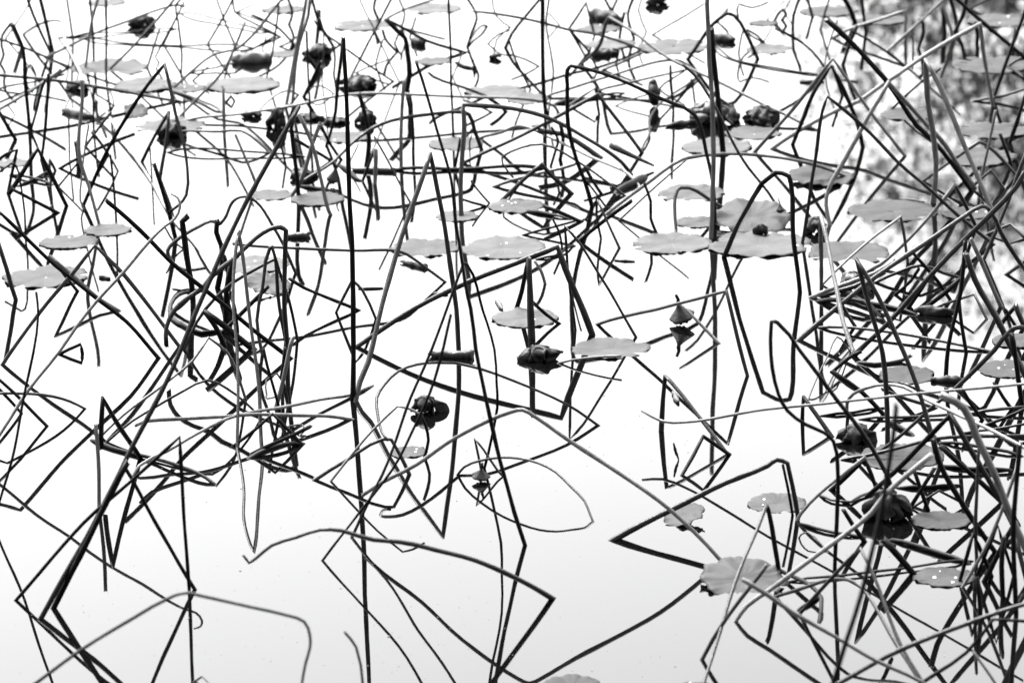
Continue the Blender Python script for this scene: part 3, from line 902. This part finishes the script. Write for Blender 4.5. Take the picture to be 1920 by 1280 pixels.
# ------------------------------------------------------------------ floating lily pads
# x, y, width in pixels; tone; tilt about x and y in degrees; lift in mm; label | short phrase
PADS = """
85,520,160;g;0,0;4;large pale pad with a split edge, nearest of the pads at the left edge|the split left pad
128,454,112;g;0,0;4;oval pale pad lying just behind the split pad at the left|the oval left pad
202,433,87;g;2,0;9;small pad overlapping the right end of the oval pad at the left|the small left pad
22,306,72;g;0,0;4;pale pad cut off by the left edge of the picture|the edge-cut left pad
205,130,142;g;3,0;6;torn grey pad crossed by a tall dark stem at the upper left|the torn upper left pad
272,161,118;g;0,0;10;pale pad overlapping the torn pad at the upper left|the pad beside the torn one
455,160,142;g;0,0;8;wide pale pad near the top between two pale bent stems|the wide upper left pad
352,166,68;g;0,0;4;narrow pale pad touching the left end of the wide upper pad|the narrow upper left pad
320,238,132;g;2,0;5;pale pad with a dark bowl-shaped leaf on it at the upper left|the bowl leaf's pad
530,102,62;g;0,0;4;small pale pad touching the dark rolled leaf near the top|the pad by the rolled leaf
530,18,82;u;0,0;4;dim pad cut by stems at the top edge, left of the middle|the dim top-edge pad
595,374,102;g;0,0;7;narrow pale pad left of the tallest stem, right one of two|the right pad of the small pair
510,366,80;g;0,0;4;narrow pale pad left of the tallest stem, left one of two|the left pad of the small pair
645,258,96;g;0,0;4;pale pad crossed by the tallest stem below dark dead leaves|the pad behind the tallest stem
480,497,126;g;0,0;4;pale pad half hidden behind the tangle of stems left of the middle|the pad behind the tangle
797,465,132;g;0,0;4;pale pad left of the wide central pad, behind two dark stems|the left central pad
945,466,160;g;0,0;5;widest pale pad near the centre with a ragged scalloped edge|the wide central pad
857,406,82;g;0,0;4;small round pad behind the gap between the two central pads|the small central pad
968,387,106;g;0,0;5;smooth oval pad behind the wide central pad|the smooth oval pad
855,270,105;g;0,0;4;pale oval pad crossed by three dark stems above the centre|the pad above the centre
928,172,118;g;0,0;4;pale pad with a round dark hole near the top middle|the pad with a dark hole
990,187,76;g;4,0;9;small curled pad overlapping the pad with a dark hole|the small curled pad
812,115,70;g;0,0;4;very narrow pale pad left of a thin vertical stem near the top|the narrow top middle pad
680,48,115;g;0,0;4;faint pale pad at the top, left of a thin slanting stem|the faint top pad
815,17,102;g;0,0;4;faint pale pad at the very top, right of the middle left|the faint top-edge pad
1120,55,82;g;0,0;4;small pale pad under a dark curled leaf at the top|the pad under the curled leaf
1145,83,96;g;0,0;4;pale pad just in front of the pad under the curled leaf|the second top pad
1262,88,135;g;0,0;4;long pale pad at the top left of the tall pale stem|the long top pad
1442,93,86;g;0,0;4;pale pad standing alone at the top right of the tall pale stem|the lone top right pad
1432,44,56;u;0,0;4;tiny dim pad behind the lone pad at the upper right|the tiny top right pad
1553,22,108;u;0,0;4;dim grey pad at the top edge left of the dark tree reflection|the dim top right pad
1412,250,108;g;0,0;4;pale pad just in front of the large dark rolled leaf|the pad below the collapsed leaf
1345,276,132;g;0,0;7;pale pad crossed by the tall pale stem, above the long arch|the pad by the tall pale stem
1297,364,126;g;2,0;5;grey pad with a scalloped edge under a small bent stem|the scalloped pad
1308,417,82;g;0,0;4;narrow small pad behind the big double pad|the narrow pad
1260,457,150;g;0,0;4;left one of two big pads lying end to end right of the middle|the left big pad
1425,460,190;g;0,0;8;right one of two big pads lying end to end, below the fan leaf|the right big pad
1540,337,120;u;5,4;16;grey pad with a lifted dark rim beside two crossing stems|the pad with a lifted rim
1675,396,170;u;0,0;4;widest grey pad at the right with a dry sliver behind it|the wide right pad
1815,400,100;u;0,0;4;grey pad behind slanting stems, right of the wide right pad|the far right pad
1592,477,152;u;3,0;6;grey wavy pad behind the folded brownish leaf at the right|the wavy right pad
985,597,124;g;0,0;5;pale pad behind the thick cut stem in the middle|the pad behind the cut stem
1145,654,148;g;0,0;4;round pale pad right of the crumpled leaf in the middle|the round middle pad
765,848,70;g;0,0;4;small torn pad floating below the black crumpled leaf|the small torn pad
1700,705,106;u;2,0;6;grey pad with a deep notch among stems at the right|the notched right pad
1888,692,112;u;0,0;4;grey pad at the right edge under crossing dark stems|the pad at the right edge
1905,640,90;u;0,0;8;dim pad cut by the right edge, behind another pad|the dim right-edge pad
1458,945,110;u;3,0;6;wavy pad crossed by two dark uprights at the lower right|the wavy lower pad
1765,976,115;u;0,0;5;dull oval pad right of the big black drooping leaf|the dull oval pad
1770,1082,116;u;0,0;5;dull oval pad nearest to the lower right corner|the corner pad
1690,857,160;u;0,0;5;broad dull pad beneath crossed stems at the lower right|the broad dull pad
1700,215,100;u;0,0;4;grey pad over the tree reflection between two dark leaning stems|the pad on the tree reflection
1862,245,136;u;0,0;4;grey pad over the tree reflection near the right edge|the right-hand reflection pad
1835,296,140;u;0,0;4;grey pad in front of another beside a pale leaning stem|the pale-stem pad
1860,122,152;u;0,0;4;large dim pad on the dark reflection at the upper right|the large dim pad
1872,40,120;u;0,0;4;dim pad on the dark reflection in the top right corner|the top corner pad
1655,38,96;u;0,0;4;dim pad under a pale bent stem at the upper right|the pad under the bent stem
200,5,72;g;0,0;4;faint pad at the top edge above the torn pad|the faint top left pad
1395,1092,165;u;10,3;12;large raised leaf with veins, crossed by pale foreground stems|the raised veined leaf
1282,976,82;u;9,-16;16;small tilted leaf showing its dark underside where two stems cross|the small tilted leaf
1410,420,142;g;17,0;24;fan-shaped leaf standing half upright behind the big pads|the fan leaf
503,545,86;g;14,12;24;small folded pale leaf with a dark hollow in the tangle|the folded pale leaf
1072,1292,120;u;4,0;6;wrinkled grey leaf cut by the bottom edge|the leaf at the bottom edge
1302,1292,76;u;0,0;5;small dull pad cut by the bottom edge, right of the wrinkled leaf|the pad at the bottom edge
255,212,46;g;22,10;14;small pale curled leaf tipped up at the upper left|the tipped pale leaf
"""

def pad_mesh(rad, seed, wav):
    r = random.Random(seed)
    rings, segs = 9, 72
    V, F = [], []
    ph = r.uniform(0, 6.28)
    notch = r.uniform(0, 6.28)
    nd = r.uniform(0.03, 0.16)
    sq = r.uniform(0.9, 1.0)
    def pt(i, k):
        t = i / rings
        a = 2 * math.pi * k / segs
        q = Vector((math.cos(a), math.sin(a), seed * .37))
        e = 1 + 0.06 * noise.noise(q * 2.3) + 0.05 * noise.noise(q * 6) + 0.035 * noise.noise(q * 14)
        for nn in (notch, notch + math.pi):
            da = (a - nn + math.pi) % (2 * math.pi) - math.pi
            e -= nd * math.exp(-(da / 0.13) ** 2)
        rr = rad * t * (1 + (e - 1) * t * t)
        z = wav * rad * t ** 4 * (0.075 * noise.noise(q * 3.1 + Vector((9, 0, 0))) + 0.05 * noise.noise(q * 8) - 0.005)
        z += wav * rad * 0.03 * noise.noise(Vector((math.cos(a) * t * 2.5, math.sin(a) * t * 2.5, seed)))
        z -= 0.02 * rad * math.exp(-(t / .12) ** 2)
        z += 0.006 * rad * (1 if k % 4 == 0 else -0.4) * min(1, t * 3) * (1.1 - t)
        return Vector((rr * math.cos(a), rr * math.sin(a) * sq, z))
    for side in (0, 1):
        o = len(V)
        V.append(Vector((0, 0, -0.02 * rad - side * .0015)))
        for i in range(1, rings + 1):
            for k in range(segs):
                V.append(pt(i, k) - Vector((0, 0, side * .0015)))
        for k in range(segs):
            f = (o, o + 1 + k, o + 1 + (k + 1) % segs)
            F.append(f if not side else f[::-1])
        for i in range(rings - 1):
            for k in range(segs):
                a = o + 1 + i * segs
                f = (a + k, a + segs + k, a + segs + (k + 1) % segs, a + (k + 1) % segs)
                F.append(f if not side else f[::-1])
    n1 = 1 + rings * segs
    for k in range(segs):
        a, b = 1 + (rings - 1) * segs + k, 1 + (rings - 1) * segs + (k + 1) % segs
        F.append((a, a + n1, b + n1, b))
    return V, F

DROPS = []
def build_pads():
    for i, line in enumerate(l for l in PADS.strip().splitlines()):
        a, tone, tilt, lift, text = line.split(';')
        cx, cy, w = (float(q) for q in a.split(','))
        tx, ty = (math.radians(float(q)) for q in tilt.split(','))
        label, ref = text.split('|')
        p = water(cx, cy)
        rad = w * 0.5 * px_size(p)
        seed = i * 3 + 1
        flat = abs(tx) + abs(ty) < 0.12
        V, F = pad_mesh(rad, seed, 0.75 if flat else 1.7)
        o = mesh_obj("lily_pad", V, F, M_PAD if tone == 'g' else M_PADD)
        o.location = (p.x, p.y, (float(lift) - 4) * (.0005 if flat else .001) + 0.002)
        o.rotation_euler = (tx, ty, 0)
        tag(o, label, "lily pad", "pads and leaves floating on the pond")
        LANDMARKS.append((cx, cy, ref))
        r = random.Random(i)
        if r.random() < .45 and flat:
            for _ in range(r.randint(1, 4)):
                ang, q = r.uniform(0, 6.28), r.uniform(.2, .8) * rad
                DROPS.append((Vector((p.x + q * math.cos(ang), p.y + q * math.sin(ang), o.location.z)), r.uniform(.0012, .0042)))
build_pads()

def build_drops():
    parts = []
    for c, s in DROPS:
        V, F = [], []
        for i in range(4):
            for k in range(8):
                a, b = 2 * math.pi * k / 8, i / 3 * math.pi / 2
                V.append(c + Vector((s * math.cos(b) * math.cos(a), s * 1.3 * math.cos(b) * math.sin(a), s * .55 * math.sin(b) + .0005)))
        for i in range(3):
            for k in range(8):
                F.append((i * 8 + k, i * 8 + (k + 1) % 8, i * 8 + 8 + (k + 1) % 8, i * 8 + 8 + k))
        parts.append((V, F))
    m = base_mat("droplet", 0.5, 0.03, 0.8, 0.05, 5)
    o = mesh_obj("water_droplets", *merge(parts), m)
    tag(o, "bright water droplets lying on the pads", "droplets", kind="stuff")
build_drops()

# ------------------------------------------------------------------ drooping dead leaves, rolled leaves, pods, cut pieces
# drooping: x, top row, bottom row, width, water row; tone; label | phrase
CUPS = """
265,27,47,52,50;k;black cup-shaped dead leaf hanging under a pale arched stem at the upper left|the black hanging leaf
600,80,103,52,104;k;dark cup-shaped leaf standing on the water near the top|the dark cup leaf
795,740,768,56,772;k;black crumpled leaf drooping to the water left of the middle|the black crumpled leaf
1660,915,968,84,970;k;big black drooping leaf among the stems at the lower right|the big black leaf
1528,405,432,46,434;k;black bell-shaped leaf beside a pale strip right of the middle|the black bell leaf
322,224,252,56,253;k;dark bowl-shaped leaf resting on a pale pad at the upper left|the dark bowl leaf
520,200,238,44,240;k;black leaf hanging straight down among stems left of the tallest stem|the black drooping leaf
686,204,228,38,229;k;small dark round leaf just right of the tallest stem|the small round leaf
562,314,332,54,333;k;dark leaf with a pointed left tip behind the small pair of pads|the pointed dark leaf
1230,-12,6,46,8;k;black cup leaf cut by the top edge of the picture|the black leaf at top
1606,792,822,62,824;k;dark crumpled leaf with a pale fold above the broad dull pad|the folded dark leaf
1012,646,672,74,673;k;dark crumpled leaf at the foot of the thick cut stem|the crumpled leaf
680,140,161,72,162;k;dark pleated leaf touching the tallest stem near the top|the pleated dark leaf
150,150,166,52,167;k;dark crumpled leaf under crossing stems at the far upper left|the dark upper left leaf
575,211,221,52,222;k;flat dark leaf left of the tallest stem below the pale straight stem|the flat dark leaf
628,219,229,48,230;k;small dark heap of leaf touching the tallest stem on its left|the small dark heap
1595,506,538,60,540;b;brownish grey pleated leaf folded over a stem at the right|the pleated grey leaf
1425,419,440,30,441;k;dark knot of dried leaf on the fan leaf|the dark knot
472,207,218,46,219;k;low dark leaf clump under the pale straight stem at the upper left|the low dark clump
1338,188,224,96,228;b;grey half of a big collapsed leaf beside the tall pale stem|the collapsed grey leaf
1428,196,226,72,228;k;dark half of a big collapsed leaf right of the tall pale stem|the collapsed dark leaf
928,100,110,26,111;k;tiny dark ring-like scrap near the top middle|the tiny dark scrap
"""
# rolled: x0,y0 x1,y1 thickness, water row; tone; kind (leaf or piece); label | phrase
ROLLS = """
118,207 172,217 17 219;b;leaf;short rolled leaf floating below the dark leaf at the far upper left|the short rolled leaf
437,112 508,110 27 125;b;leaf;dark rolled leaf floating beside a pale pad near the top left|the rolled leaf
1334,70 1379,76 20 84;k;leaf;dark rolled leaf just right of the tall pale stem at the top|the top rolled leaf
1248,236 1332,226 13 237;k;leaf;long dark pointed leaf tip left of the collapsed leaf near the top|the pointed leaf tip
1106,27 1162,36 26 46;k;leaf;dark curled leaf lying on a small pad at the top|the curled top leaf
1108,104 1158,98 16 108;k;leaf;black sagging leaf in front of two pale pads at the top|the black sagging leaf
1716,582 1785,588 23 592;k;leaf;dark boat-shaped rolled leaf floating at the right|the boat-shaped leaf
1745,712 1806,713 15 717;k;leaf;small black rolled leaf touching the notched pad at the right|the small black roll
815,665 887,667 20 671;m;piece;thick cut stem piece floating left of the crumpled middle leaf|the thick floating piece
541,443 578,442 15 447;m;piece;short cut stem piece floating left of the tallest stem|the short floating piece
665,318 738,320 12 321;m;piece;thin cut stem piece floating just right of the tallest stem|the thin floating piece
759,491 796,500 13 498;m;piece;split stem piece floating in front of the left central pad|the split floating piece
770,76 795,83 18 88;k;leaf;small dark roll beside a black upright near the top|the small top roll
1500,154 1546,153 8 156;k;leaf;thin black sliver floating left of the bent dark stem at the upper right|the thin black sliver
1686,373 1732,380 9 379;k;leaf;dry dark sliver on the far rim of the wide right pad|the dry sliver
672,541 718,540 5 541;k;leaf;tiny dark sliver floating right of the tallest stem|the tiny dark sliver
1152,488 1190,490 5 489;k;leaf;tiny sliver floating left of the big double pad|the tiny pale sliver
185,519 206,522 8 522;k;leaf;tiny dark curl floating right of the split left pad|the tiny dark curl
1224,152 1227,199 21 200;k;hang;black furled leaf hanging straight down below the long bent stem|the furled hanging leaf
1263,830 1272,862 5 862;k;hang;tiny dark spike standing in the water inside a bent stem|the tiny spike
812,550 840,552 6 551;b;leaf;pale sliver floating near the two central uprights|the pale sliver
930,560 942,580 9 584;b;leaf;small pale curl standing beside the pad behind the cut stem|the small pale curl
1262,735 1272,755 10 757;b;leaf;small pale scrap floating between two bent stems right of the middle|the small pale scrap
"""

def cup_mesh(w, h, seed, open_=1.0):
    r = random.Random(seed)
    rings, segs = 10, 56
    npl = r.randint(7, 11)
    ph = r.uniform(0, 6.28)
    lean = Vector((r.uniform(-.15, .15), r.uniform(-.15, .15), 0))
    V, F = [], []
    for side in (0, 1):
        o = len(V)
        V.append(Vector((0, 0, -side * .002)))
        for i in range(1, rings + 1):
            t = i / rings
            for k in range(segs):
                a = 2 * math.pi * k / segs
                q = Vector((math.cos(a), math.sin(a), seed * .73))
                prof = math.sin(min(1, t * 1.25) * math.pi / 2) * (1 - 0.22 * max(0, t - .55))
                pl = 1 + 0.16 * t * math.sin(npl * a + ph + 4 * noise.noise(q * 2)) + 0.7 * t * noise.noise(q * 1.6) + .5 * t * noise.noise(q * 4.5)
                rr = w * .5 * prof * pl
                z = -h * (t ** 1.2) * (1 + 0.5 * noise.noise(q * 2.2 + Vector((4, 4, 4))) * t + .25 * noise.noise(q * 7) * t) + .10 * h * noise.noise(q * 3 + Vector((0, 0, t * 5)))
                p = Vector((rr * math.cos(a), rr * math.sin(a) * .85, z)) + lean * w * t
                p += Vector((noise.noise(p * 50), noise.noise(p * 50 + Vector((7, 7, 7))), .5 * noise.noise(p * 50 + Vector((2, 9, 7))))) * w * .2
                p *= 1 - side * .03
                V.append(p)
        for k in range(segs):
            f = (o, o + 1 + k, o + 1 + (k + 1) % segs)
            F.append(f if not side else f[::-1])
        for i in range(rings - 1):
            a = o + 1 + i * segs
            for k in range(segs):
                f = (a + k, a + segs + k, a + segs + (k + 1) % segs, a + (k + 1) % segs)
                F.append(f if not side else f[::-1])
    n1 = 1 + rings * segs
    for k in range(segs):
        a, b = 1 + (rings - 1) * segs + k, 1 + (rings - 1) * segs + (k + 1) % segs
        F.append((a, a + n1, b + n1, b))
    return V, F

def build_dead_leaves():
    for i, line in enumerate(CUPS.strip().splitlines()):
        a, tone, text = line.split(';')
        x, y0, y1, w, row = (float(q) for q in a.split(','))
        label, ref = text.split('|')
        y = water(x, row).y
        top = at_depth(x, y0, y)
        bot = at_depth(x, y1, y)
        h = max(0.012, top.z - max(bot.z, 0.001))
        wid = w * px_size(top) * .9
        V, F = cup_mesh(wid, h, i + 11)
        o = mesh_obj("withered_leaf", V, F, M_LEAF if tone == 'k' else M_LEAFG)
        o.location = top
        tag(o, label, "dead leaf", "withered lotus leaves")
        LANDMARKS.append((x, (y0 + y1) / 2, ref))
    for i, line in enumerate(ROLLS.strip().splitlines()):
        a, tone, kind, text = line.split(';')
        A, B, th, row = a.split()
        (u0, v0), (u1, v1) = ([float(q) for q in s.split(',')] for s in (A, B))
        th, row = float(th), float(row)
        label, ref = text.split('|')
        y = water((u0 + u1) / 2, row).y
        p0, p1 = at_depth(u0, v0, y), at_depth(u1, v1, y)
        px = px_size(p0)
        if kind != 'hang':                       # afloat: axis a little above the water
            zf = th * px * .22
            p0, p1 = (cP + ray(a, b) * ((zf - CAM_H) / ray(a, b).z) for a, b in ((u0, v0), (u1, v1)))
        r = random.Random(i + 40)
        N = 15
        pts, R = [], []
        for k in range(N):
            t = k / (N - 1)
            p = p0.lerp(p1, t)
            p += Vector((0, noise.noise((t * 3, i, 0)), .5 * noise.noise((t * 3, i, 5)))) * th * px * .25
            pts.append(p)
            if kind == 'piece': R.append(th * .5 * px * (.72 + .28 * t ** .5) * (1 + .25 * noise.noise((t * 6, i, 1))))
            else: R.append(th * .5 * px * (0.12 + 0.95 * math.sin(math.pi * min(1, t * .9 + .05)) ** .6) * (1 + .25 * noise.noise((t * 7, i, 1))))
        V, F = tube(pts, R, 16)
        if kind == 'piece':                      # ragged, slightly crushed ends
            ax = (p1 - p0).normalized()
            for k in range(16):
                V[k] = V[k] - ax * th * px * r.uniform(-.2, .7)
                V[(N - 1) * 16 + k] = V[(N - 1) * 16 + k] + ax * th * px * r.uniform(-.3, .45)
        else:
            V = [v + Vector((noise.noise(v * 45), noise.noise(v * 45 + Vector((3, 3, 3))), noise.noise(v * 45 + Vector((8, 8, 8))))) * th * px * .22 for v in V]
        org = Vector((p0.x, p0.y, 0))
        nm = "floating_stem_piece" if kind == 'piece' else "rolled_leaf"
        o = mesh_obj(nm, [v - org for v in V], F, {'k': M_LEAF, 'b': M_LEAFG, 'm': M_MID}[tone])
        o.location = org
        if kind == 'piece': tag(o, label, "stem piece", "cut stem pieces floating on the pond")
        else: tag(o, label, "rolled leaf", "withered lotus leaves")
        LANDMARKS.append(((u0 + u1) / 2, (v0 + v1) / 2, ref))
build_dead_leaves()

# seed pods: x, top row (stalk), bottom row (flat face), width, water row
PODS = """
1270,566,607,46,610;drooping seed pod hanging just above the water below a bent stem|the drooping seed pod
903,876,899,34,902;small seed pod sitting on the water between thin stems left of the middle|the small seed pod
630,312,346,22,349;dark seed pod hanging beside the tallest stem on its left|the dark seed pod
1462,378,399,16,420;tiny club-shaped pod at the end of a thin stem behind the fan leaf|the tiny pod
"""
def build_pods():
    for i, line in enumerate(PODS.strip().splitlines()):
        a, text = line.split(';')
        x, y0, y1, w, row = (float(q) for q in a.split(','))
        label, ref = text.split('|')
        y = water(x, row).y
        top, bot = at_depth(x, y0, y), at_depth(x, y1, y)
        h, rad = top.z - bot.z, w * .5 * px_size(top)
        root = empty("seed_pod", top)
        root.rotation_euler = (0.15, -0.28 + .2 * (i % 2), i * 1.3)
        tag(root, label, "seed pod", "lotus seed pods")
        prof = [(0.02, .14), (.18, .16), (.3, .30), (.5, .62), (.68, .92), (.76, 1.04), (.82, .98), (.9, .66), (.97, .36), (1.0, .02)]
        V, F = [], []
        for t, q in prof:
            for k in range(20):
                aa = 2 * math.pi * k / 20
                rr = rad * q * (1 + .10 * math.sin(5 * aa + i) * q)
                V.append(Vector((rr * math.cos(aa), rr * math.sin(aa), -h * t)))
        for j in range(len(prof) - 1):
            for k in range(20):
                F.append((j * 20 + k, j * 20 + (k + 1) % 20, j * 20 + 20 + (k + 1) % 20, j * 20 + 20 + k))
        mesh_obj("pod_head", V, F, M_POD, root)
        mesh_obj("stalk", *tube([Vector((0, 0, -h * .1)), Vector((.004, 0, h * .1)), Vector((.002, 0, h * .35))], [rad * .18, rad * .14, rad * .12], 8), M_DARK, root)
        for k in range(7):
            aa, q = 2 * math.pi * k / 6, (rad * .5 if k < 6 else 0)
            c = Vector((q * math.cos(aa), q * math.sin(aa), -h * (.93 if k < 6 else 1.0)))
            V = [c + Vector((rad * .13 * math.cos(b * math.pi / 4), rad * .13 * math.sin(b * math.pi / 4), z)) for z in (0, -h * .05) for b in range(8)]
            F = [(b, (b + 1) % 8, 8 + (b + 1) % 8, 8 + b) for b in range(8)] + [tuple(range(15, 7, -1))]
            mesh_obj("seed", V, F, M_POD, root)
        LANDMARKS.append((x, (y0 + y1) / 2, ref))
build_pods()

# ------------------------------------------------------------------ fine dust lying on the water
def build_dust():
    r = random.Random(99)
    V, F = [], []
    for k in range(3000):
        y = r.uniform(6.2, 14.5)
        x = r.uniform(-1, 1) * y * .16
        if noise.noise((x * 1.6, y * 1.2, 3)) < -0.05 and r.random() < .75: continue
        s = r.uniform(.0006, .0017) * (2.0 if r.random() < .03 else 1)
        a = r.uniform(0, 6.28)
        o = len(V)
        for q in range(5):
            V.append((x + s * math.cos(a + q * 1.2566) * r.uniform(.6, 1.3), y + s * math.sin(a + q * 1.2566), .0012))
        F.append(tuple(range(o, o + 5)))
    o = mesh_obj("floating_dust", V, F, M_SPECK, smooth=False)
    tag(o, "fine pale dust specks lying on the water", "dust", kind="stuff")
build_dust()

# ------------------------------------------------------------------ labels for the stems
def build_labels():
    recs = []
    for o, w, tone, P in STEM_RECORDS:
        pts = [(u, v) for u, v, k, e in P]
        vis = [(min(1915, max(5, u)), min(1275, max(5, v))) for u, v in pts]
        top = min(range(len(pts)), key=lambda i: pts[i][1])
        ends = sum(1 for i in (0, -1) if P[i][2] == '*')
        turn = 0
        for a, b, c in zip(pts, pts[1:], pts[2:]):
            d = math.degrees(math.atan2(c[1] - b[1], c[0] - b[0]) - math.atan2(b[1] - a[1], b[0] - a[0]))
            turn = max(turn, abs((d + 180) % 360 - 180))
        x0, y0 = pts[0]; x1, y1 = pts[-1]
        inner = 0 < top < len(pts) - 1
        if inner and turn > 70: shape = "sharply peaked"
        elif inner and turn > 25: shape = "bent-over"
        elif inner: shape = "low arching"
        else:
            b, t = (pts[0], pts[-1]) if y0 >= y1 else (pts[-1], pts[0])
            dx, dy = t[0] - b[0], b[1] - t[1]
            if abs(dx) < dy * .18: shape = "upright"
            elif abs(dx) > dy * 2.2: shape = "nearly flat"
            else: shape = ("right-leaning" if dx > 0 else "left-leaning")
        ww = max(w)
        size = "thick " if ww >= 9 else ("thin " if ww <= 4.5 else "")
        tonew = {'d': "dark", 'm': "grey", 'l': "pale"}[tone]
        tp = vis[top]
        best = sorted(LANDMARKS, key=lambda l: math.hypot((l[0] - tp[0]), (l[1] - tp[1]) * 1.6))
        recs.append([o, size + tonew, shape, tp, best, pts])
    used = {}
    def word(rec, depth):
        o, st, shape, tp, best, pts = rec
        noun = "stem" if o.name.startswith("lotus") else "stalk"
        lx, ly, ref = best[depth]
        dx, dy = tp[0] - lx, tp[1] - ly
        if abs(dx) > abs(dy) * 1.2: rel = "right of" if dx > 0 else "left of"
        else: rel = "in front of" if dy > 0 else "behind"
        return f"{st} {shape} {noun} topping out {rel} {ref}"
    for depth in range(3):
        groups = {}
        for rec in recs:
            if rec[0] in used: continue
            groups.setdefault(word(rec, depth), []).append(rec)
        taken = set(used.values())
        for lab, g in groups.items():
            if len(g) == 1 and lab not in taken:
                used[g[0][0]] = lab
    left = {}
    for rec in recs:
        if rec[0] not in used:
            left.setdefault(word(rec, 0), []).append(rec)
    for lab, g in left.items():
        g.sort(key=lambda r: r[3][0])
        names = ["leftmost", "second-from-left", "third-from-left", "fourth-from-left", "fifth-from-left"]
        for i, rec in enumerate(g):
            nm = names[i] if i < len(g) - 1 or len(g) == 1 else "rightmost"
            used[rec[0]] = f"{nm} {lab}"
    for rec in recs:
        if rec[0].name.startswith("lotus"):
            tag(rec[0], used[rec[0]], "lotus stem", "withered lotus stems standing in the pond")
        else:
            tag(rec[0], used[rec[0]], "broken stalk", "broken stalks tangled between the stems")
build_labels()
